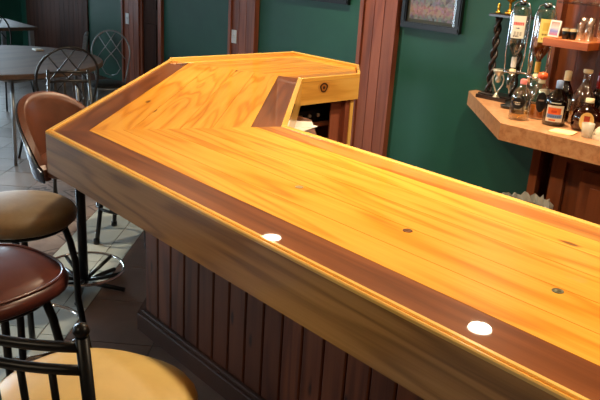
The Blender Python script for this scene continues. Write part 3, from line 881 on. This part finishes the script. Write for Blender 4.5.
# dispenser with two inverted bottles
DX, DY = -2.12, 3.74
dsp = thing('bottle_dispenser', 'chrome wire dispenser stand holding two upside-down bottles', 'dispenser', (DX, DY, .9505))
m = MB(); m.lathe([(0, 0), (.11, 0), (.11, .012), (.02, .02), (0, .02)], (0, 0, 0), 28); m.build('base', blackp, dsp)
m = MB(); m.tube([(0, 0, .02), (0, 0, .50)], .010, 12); m.build('pole', chrome, dsp)
BP = [(-2.222, 3.72), (-2.045, 3.68)]
for i, (bx_, by_) in enumerate(BP):
    ox, oy = bx_ - DX, by_ - DY
    m = MB()
    for s_ in (-1, 1):
        m.tube([(ox + s_ * .052, oy, .19), (ox + s_ * .062, oy, .28), (ox + s_ * .062, oy, .52), (ox + s_ * .045, oy, .575), (ox + s_ * .012, oy, .588)], .0036, 8)
    m.tube([(ox - .02, oy, .588), (ox + .02, oy, .588)], .0075, 8)
    m.tube([(ox + .052 * math.cos(a), oy + .052 * math.sin(a), .19) for a in [2 * PI * k / 20 for k in range(20)]], .0048, 6, True)
    m.tube([(0, 0, .19), (ox * .6, oy * .6, .19)], .006, 8)
    m.build('wire_cradle', chrome, dsp)
    m = MB(); m.lathe([(0, .585), (.02, .583), (.022, .572), (.016, .565), (0, .565)], (ox, oy, 0), 16); m.build('clamp', blackp, dsp)
    m = MB(); m.lathe([(.0, .06), (.006, .06), (.007, .085), (.022, .095), (.027, .13), (.025, .165), (.014, .18), (.0, .185)], (ox, oy, 0), 16); m.build('measure', clear, dsp)
    m = MB(); m.lathe([(0, .175), (.017, .176), (.02, .19), (.017, .205), (0, .21)], (ox, oy, 0), 16); m.build('valve', cream, dsp)
def inverted(x, y, lab, gm, lm_, labm, bands_ang, sealm):
    t = thing('inverted_bottle', lab, 'bottle', (x, y, ZC), 0, 'upside-down bottles on the dispenser')
    pr_ = [(.0, .212), (.013, .212), (.014, .285), (.03, .31), (.05, .34), (.052, .36), (.052, .54), (.047, .56), (0, .562)]
    m = MB(); m.lathe(pr_, (0, 0, 0), 28); m.build('bottle_body', gm, t)
    m = MB(); m.lathe([(0, .215), (.011, .216), (.012, .285), (.028, .312), (.046, .342), (.048, .36), (.048, .41), (0, .41)], (0, 0, 0), 24)
    m.build('liquid', lm_, t)
    m = MB(); m.lathe([(.0145, .215), (.0155, .222), (.0155, .272), (.0145, .275)], (0, 0, 0), 16); m.build('neck_seal', sealm, t)
    label_arc('label', (0, 0, 0), .0532, .385, .51, CAMA + bands_ang, .75, labm, t)
    return t
inverted(*BP[0], 'upside-down clear bottle with white label and red band on the dispenser', clear, glass('clear_spirit', (.9, .93, .92, 1), .15, .05, .02),
         labelmat('white_red_label', [(.58, .72, .1, .9, srgb(206, 50, 46), 8), (.42, .48, .35, .65, srgb(90, 90, 90), 5), (.12, .30, .25, .8, srgb(180, 176, 160), 5), (.06, .12, .2, .6, srgb(60, 60, 60), 6)], W_), -.05, white)
inverted(*BP[1], 'upside-down amber bottle with yellow label on the dispenser', clear, plain('tequila', srgb(120, 50, 16), .1),
         labelmat('yellow_label', [(.5, .85, .2, .8, srgb(214, 190, 90), 0), (.3, .38, .2, .8, srgb(140, 120, 50), 6), (.1, .2, .2, .5, srgb(130, 100, 40), 4)], srgb(236, 214, 120)), .35, plain('yellow_seal', srgb(240, 190, 70), .4))

# twisted post display stand and trophies
st = thing('display_stand', 'dark stand with twisted posts and a small top shelf against the green wall', 'stand', (-2.36, 3.85, .9505))
dk = plain('dark_carved_wood', srgb(44, 30, 26), .35, 0, .3)
for (sx, nm) in ((-.085, 0), (.085, 1)):
    m = MB()
    for ph in (0, PI):
        pts = [(sx + .013 * math.cos(ph + z_ * 42), .013 * math.sin(ph + z_ * 42), .02 + z_) for z_ in [i * .008 for i in range(58)]]
        m.tube(pts, .012, 8)
    m.build('twisted_post', dk, st)
m = MB(); m.box(-.12, .12, -.06, .06, .483, .50, bev=.004); m.build('top_shelf', dk, st)
m = MB(); m.box(-.12, .12, -.06, .06, 0, .022, bev=.004); m.build('base', dk, st)
def trophy(label, loc, mat, s, cup=True):
    t = thing('trophy', label, 'trophy', loc)
    m = MB(); m.lathe([(0, 0), (.03 * s, 0), (.03 * s, .012 * s), (.018 * s, .02 * s), (0, .02 * s)], (0, 0, 0), 20); m.build('base', mat, t)
    m = MB(); m.lathe([(.018 * s, .02 * s), (.007 * s, .035 * s), (.01 * s, .06 * s), (.006 * s, .07 * s), (.028 * s, .085 * s), (.04 * s, .11 * s), (.042 * s, .14 * s), (.038 * s, .14 * s), (.02 * s, .09 * s), (0, .085 * s)], (0, 0, 0), 24); m.build('cup', mat, t)
    for k in (-1, 1):
        m = MB(); m.tube([(k * .04 * s, 0, .13 * s), (k * .062 * s, 0, .135 * s), (k * .06 * s, 0, .105 * s), (k * .03 * s, 0, .088 * s)], .004 * s, 6); m.build('handle', mat, t)
    return t
trophy('gold two-handled trophy cup on the dark stand', (-2.375, 3.84, 1.451), gold, .95)
t = thing('trophy', 'slim pale figurine trophy at the left end of the dark stand', 'trophy', (-2.458, 3.85, 1.451))
m = MB(); m.lathe([(0, 0), (.016, 0), (.016, .008), (.008, .014), (.010, .03), (.006, .04), (.009, .048), (.007, .058), (0, .062)], (0, 0, 0), 16); m.build('figurine', gold, t)
m = MB(); m.tube([(-.012, 0, .05), (0, 0, .036), (.012, 0, .05)], .003, 6); m.build('arms', gold, t)
# wire handled silver trophy in front
t = thing('trophy', 'silver trophy with looping handles standing on the back counter', 'trophy', (-2.325, 3.750, ZC + .0042))
m = MB(); m.lathe([(0, 0), (.025, 0), (.022, .012), (.010, .03), (.006, .04), (0, .04)], (0, 0, 0), 20); m.build('base', silver, t)
for k in (-1, 1):
    m = MB(); m.tube([(0, 0, .035), (k * .014, 0, .06), (k * .034, 0, .095), (k * .038, 0, .125), (k * .028, 0, .15), (k * .012, 0, .155)], .0045, 8); m.build('handle', silver, t)
m = MB(); m.lathe([(0, .10), (.01, .102), (.02, .12), (.014, .135), (.016, .15), (.036, .165), (.04, .18), (.036, .182), (0, .165)], (0, 0, 0), 20); m.build('cup', silver, t)

# flat black tray and lidded ashtray
t = thing('bar_mat', 'long dark bar mat with raised rim along the clipped corner of the counter', 'bar mat', (-2.385, 3.765, ZC))
m = MB()
m.box(-.06, .15, -.05, .02, 0, .004); 
for (a, b, c, d) in ((-.06, .15, -.05, -.042), (-.06, .15, .012, .02), (-.06, -.052, -.042, .012), (.142, .15, -.042, .012)): m.box(a, b, c, d, .004, .022, bev=.002)
m.build('mat', dk, t)
m = MB(); m.lathe([(0, 0), (.042, 0), (.046, .012), (.046, .016), (.038, .016), (.034, .005), (0, .004)], (0, 0, 0), 28)
o = m.build('ashtray', blackp); o.location = (-2.14, 3.60, ZC); tag(o, 'round black ashtray near the clipped corner of the counter', 'ashtray')
# napkin, cup, towel
m = MB(); m.obox(T(0, 0, .002) @ Rz(.12), .11, .10, .004); m.obox(T(.01, .005, .005) @ Rz(.2), .10, .09, .002)
o = m.build('paper_napkin', plain('yellow_napkin', srgb(246, 232, 170), .8)); o.location = (-1.64, 3.30, ZC); tag(o, 'pale yellow napkin lying in front of the rum bottle', 'napkin')
m = MB(); m.lathe([(0, 0), (.024, 0), (.031, .068), (.029, .068), (.022, .004), (0, .004)], (0, 0, 0), 24)
o = m.build('shot_cup', plain('frosted_cup', srgb(214, 206, 186), .35, Alpha=.55)); o.location = (-1.525, 3.32, ZC); tag(o, 'small translucent cup in front of the amber whisky bottle', 'cup')
m = MB(); n = 26; rows = 9
def TP(i, k):
    a = 2 * PI * (k % n) / n; th = PI / 2 * i / rows; rr = random.Random(i * 77 + (k % n))
    w_ = 1 + .22 * math.sin(5 * a + i) * math.sin(th) * .6 + rr.uniform(-.05, .05)
    return V((.075 * math.cos(th) * math.cos(a) * w_, .055 * math.cos(th) * math.sin(a) * w_, .07 * math.sin(th) * (1 + .1 * math.sin(3 * a)) if i else 0))
for i in range(rows):
    for k in range(n): m.poly([TP(i, k), TP(i, k + 1), TP(i + 1, k + 1), TP(i + 1, k)], smooth=True)
def towelm():
    t = NT('towel_cloth'); co = t.n('ShaderNodeTexCoord').outputs['Object']
    f = t.noise(co, 30, 2)
    t.bsdf(Base_Color=t.ramp(f, [(.42, srgb(230, 216, 190)), (.6, srgb(206, 190, 160)), (.66, srgb(90, 80, 70))]), Roughness=.9); return t.m
o = m.build('bar_towel', towelm()); o.location = (-1.435, 3.35, ZC); tag(o, 'crumpled white bar towel at the right end of the counter', 'towel')

# shelf items
ZSH = 1.3785
t = thing('framed_card', 'small white framed colour card leaning on the orange shelf', 'picture', (-1.905, 3.54, ZSH), -.25)
Mt = T(0, 0, .046) @ Matrix.Rotation(-.14, 4, 'X')
m = MB(); m.obox(Mt, .072, .006, .085); m.build('frame', white, t)
m = MB(); m.obox(Mt @ T(0, -.0035, 0), .056, .001, .068)
tt = NT('card_print'); co = tt.n('ShaderNodeTexCoord').outputs['Object']
sp = tt.n('ShaderNodeSeparateXYZ'); tt.l(co, sp.inputs[0])
f = tt.noise(co, 60, 2); zz = tt.math('ADD', sp.outputs[2], tt.math('MULTIPLY', f, .02))
tt.bsdf(Base_Color=tt.ramp(tt.math('MULTIPLY', zz, 10), [(.15, srgb(210, 110, 90)), (.45, srgb(120, 130, 190)), (.62, srgb(220, 200, 190)), (.9, srgb(170, 130, 110))]), Roughness=.4)
m.build('print', tt.m, t)
def tumbler(lab, x, y, z, r, h, mat, grp):
    m = MB(); m.lathe([(0, 0), (r * .8, 0), (r, h), (r * .93, h), (r * .74, .008), (0, .008)], (0, 0, 0), 20)
    o = m.build('drinking_glass', mat); o.location = (x, y, z); tag(o, lab, 'glass', grp)
gg = 'clear drinking glasses on the hutch shelf'
for i, (x, y, r, h) in enumerate(((-1.775, 3.56, .022, .085), (-1.728, 3.56, .022, .095), (-1.755, 3.63, .024, .11), (-1.705, 3.65, .024, .12), (-1.81, 3.66, .024, .11))):
    tumbler('clear drinking glass crowded among others on the hutch shelf', x, y, ZSH + .0005, r, h, clear, gg)
for i, (x, y) in enumerate(((-1.645, 3.72), (-1.60, 3.69), (-1.62, 3.78), (-1.55, 3.72), (-1.66, 3.80))):
    tumbler('clear drinking glass crowded among others on the hutch shelf', x, y, 1.376, .026, .12, clear, gg)
for i, (x, y, lab) in enumerate(((-1.842, 3.545, 'black shot glass beside the framed card'), (-1.81, 3.56, 'second black shot glass from the framed card'))):
    m = MB(); m.lathe([(0, 0), (.017, 0), (.021, .055), (.019, .055), (.015, .005), (0, .005)], (0, 0, 0), 20)
    r_ = thing('shot_glass', lab, 'glass', (x, y, ZSH + .0005)); m.build('glass_body', blackp, r_)
    label_arc('rim_band', (0, 0, 0), .0215, .04, .054, CAMA, 1.4, cream, r_)
# stemmed glasses on the glass shelf
for i, x in enumerate((-1.93, -1.83, -1.73, -1.63)):
    m = MB(); m.lathe([(0, 0), (.03, 0), (.03, .003), (.004, .008), (.004, .07), (.025, .085), (.036, .12), (.030, .16), (.028, .16), (.033, .12), (.02, .088), (0, .08)], (0, 0, 0), 20)
    o = m.build('wine_glass', clear); o.location = (x, 3.78, 1.5585); tag(o, 'stemmed wine glass on the upper glass shelf', 'glass', 'wine glasses on the glass shelf')
# short green-ish tumbler behind shot glasses

# pictures on the back wall
def picture(label, x0, x1, z0, z1, matw, mat_art):
    t = thing('framed_picture', label, 'picture', ((x0 + x1) / 2, YW, z0))
    w_ = (x1 - x0) / 2; h = z1 - z0; f = .04
    m = MB()
    for (a, b, c, d) in ((-w_, w_, 0, f), (-w_, w_, h - f, h), (-w_, -w_ + f, f, h - f), (w_ - f, w_, f, h - f)):
        m.box(a, b, -.035, -.003, c, d)
        m.box(a + (.008 if a < 0 and b > 0 else .006), b - .008, -.042, -.035, c + .008, d - .008)
    m.build('frame', blackp, t)
    m = MB(); m.box(-w_ + f, w_ - f, -.018, -.004, f, h - f); m.build('mount', plain('mount_' + label[:4], matw, .6), t)
    m = MB(); q_ = f + .022; m.box(-w_ + q_, w_ - q_, -.020, -.018, q_, h - q_); m.build('print', mat_art, t)
    m = MB(); m.box(-w_ + f, w_ - f, -.026, -.024, f, h - f); m.build('glazing', pane, t)
def art():
    t = NT('crowd_print'); co = t.n('ShaderNodeTexCoord').outputs['Object']
    sp = t.n('ShaderNodeSeparateXYZ'); t.l(co, sp.inputs[0])
    vo = t.n('ShaderNodeTexVoronoi'); vo.inputs['Scale'].default_value = 55; t.l(co, vo.inputs[0])
    hs = t.n('ShaderNodeHueSaturation'); hs.inputs['Saturation'].default_value = .45; hs.inputs['Value'].default_value = .45; t.l(vo.outputs['Color'], hs.inputs['Color'])
    base = t.ramp(t.math('MULTIPLY', sp.outputs[2], 4), [(.30, srgb(52, 54, 50)), (.42, srgb(150, 84, 66)), (.58, srgb(158, 96, 80)), (.68, srgb(86, 80, 92)), (1, srgb(120, 106, 110))])
    t.bsdf(Base_Color=t.mix(.45, base, hs.outputs[0]), Roughness=.3); return t.m
picture('black framed colourful crowd picture right of the wooden pilaster', -3.27, -2.775, 1.285, 1.95, srgb(70, 74, 66), art())
picture('black framed picture with white mount between two pilasters', -4.62, -3.80, 1.385, 1.95, srgb(190, 186, 176), mottled('muted_print', srgb(70, 60, 70), srgb(120, 100, 90), 12, .4))
# switches
def switch(label, x, z, y):
    t = thing('light_switch', label, 'light switch', (x, y, z))
    m = MB(); m.box(-.035, .035, -.006, 0, -.058, .058, bev=.002); m.build('plate', platew, t)
    m = MB(); m.obox(T(0, -.008, 0) @ Matrix.Rotation(.25, 4, 'X'), .016, .008, .03); m.build('toggle', platew, t)
switch('white switch plate on the far left wooden post', -7.135, .955, YW - .032)
switch('white switch plate on the middle wooden pilaster', -5.19, .99, YW - .032)

# ------------------------------------------------------------------ ceiling lights
lampm = NT('lamp_glow'); e = lampm.n('ShaderNodeEmission'); e.inputs[0].default_value = (1, .86, .62, 1); e.inputs[1].default_value = 30
lampm.l(e.outputs[0], lampm.out.inputs[0])
LAMPS = [(-1.93, 3.32, .30), (-3.70, 3.2, .26), (.1, 3.3, .3), (-3.2, 2.1, .3), (-1.5, 1.75, .38), (.3, 1.75, .34), (-.7, -1.4, .2), (-2.6, -1.2, .1)]  # the row straight over the bar is added, unseen, to brighten its top
for (x, y, k) in LAMPS:
    t = thing('ceiling_light', 'round recessed ceiling light', 'ceiling light', (x, y, CEIL), 0, 'recessed ceiling lights')
    m = MB(); m.lathe([(.070, -.001), (.095, -.001), (.095, -.008), (.072, -.012), (.070, -.001)], (0, 0, 0), 32); m.build('trim_ring', platew, t)
    m = MB(); m.lathe([(.0, -.006), (.070, -.006)], (0, 0, 0), 32); m.build('lamp_disc', lampm.m, t)
    ld = bpy.data.lights.new('lamp', 'AREA'); ld.shape = 'DISK'; ld.size = .13; ld.energy = 62 * k; ld.color = (1, .80, .54); ld.spread = math.radians(130)
    lo = bpy.data.objects.new('lamp_light', ld); C.objects.link(lo); lo.location = (x, y, CEIL - .02)

# daylight through the windows
for (u0, u1, z0, z1) in LW:
    ld = bpy.data.lights.new('daylight', 'AREA'); ld.shape = 'RECTANGLE'; ld.size = z1 - z0 - .15; ld.size_y = u1 - u0 - .15; ld.energy = 14 if u0 < 0 else (40 if u0 < 2 else 4); ld.color = (.66, .86, 1)
    lo = bpy.data.objects.new('window_daylight', ld); C.objects.link(lo); lo.location = (XL + .06, (u0 + u1) / 2, (z0 + z1) / 2); lo.rotation_euler = (V((XL + .06, (u0 + u1) / 2, (z0 + z1) / 2)) - V((-3.5, 1.1, 0))).to_track_quat('Z', 'Y').to_euler(); ld.spread = math.radians(50)
for (u0, u1, z0, z1) in FW:
    ld = bpy.data.lights.new('daylight', 'AREA'); ld.shape = 'RECTANGLE'; ld.size = u1 - u0 - .15; ld.size_y = z1 - z0 - .15; ld.energy = 95; ld.color = (.66, .86, 1)
    lo = bpy.data.objects.new('window_daylight', ld); C.objects.link(lo); lo.location = ((u0 + u1) / 2, YF + .06, (z0 + z1) / 2); lo.rotation_euler = (PI / 2, 0, 0)

w = bpy.data.worlds.new('sky'); w.use_nodes = True; bpy.context.scene.world = w
w.node_tree.nodes['Background'].inputs[0].default_value = (.72, .85, 1, 1)
w.node_tree.nodes['Background'].inputs[1].default_value = 2.0

# ------------------------------------------------------------------ camera
f_, pitch, roll, yaw = 701.09, .33081487, .0644125, -.81808517
cp, sp_ = math.cos(pitch), math.sin(pitch)
fw = V((math.sin(yaw) * cp, math.cos(yaw) * cp, -sp_)); r0 = V((math.cos(yaw), -math.sin(yaw), 0)); u0 = r0.cross(fw)
r = r0 * math.cos(roll) + u0 * math.sin(roll); u = -r0 * math.sin(roll) + u0 * math.cos(roll)
cd = bpy.data.cameras.new('camera'); cam = bpy.data.objects.new('camera', cd); C.objects.link(cam)
cd.sensor_width = 36; cd.lens = f_ / 600 * 36; cd.clip_start = .02
Mx = Matrix((r, u, -fw)).transposed().to_4x4(); Mx.translation = (0, 0, 1.69); cam.matrix_world = Mx
sc = bpy.context.scene; sc.camera = cam
sc.view_settings.view_transform = 'Standard'; sc.view_settings.look = 'None'; sc.view_settings.exposure = .06; sc.view_settings.gamma = 1
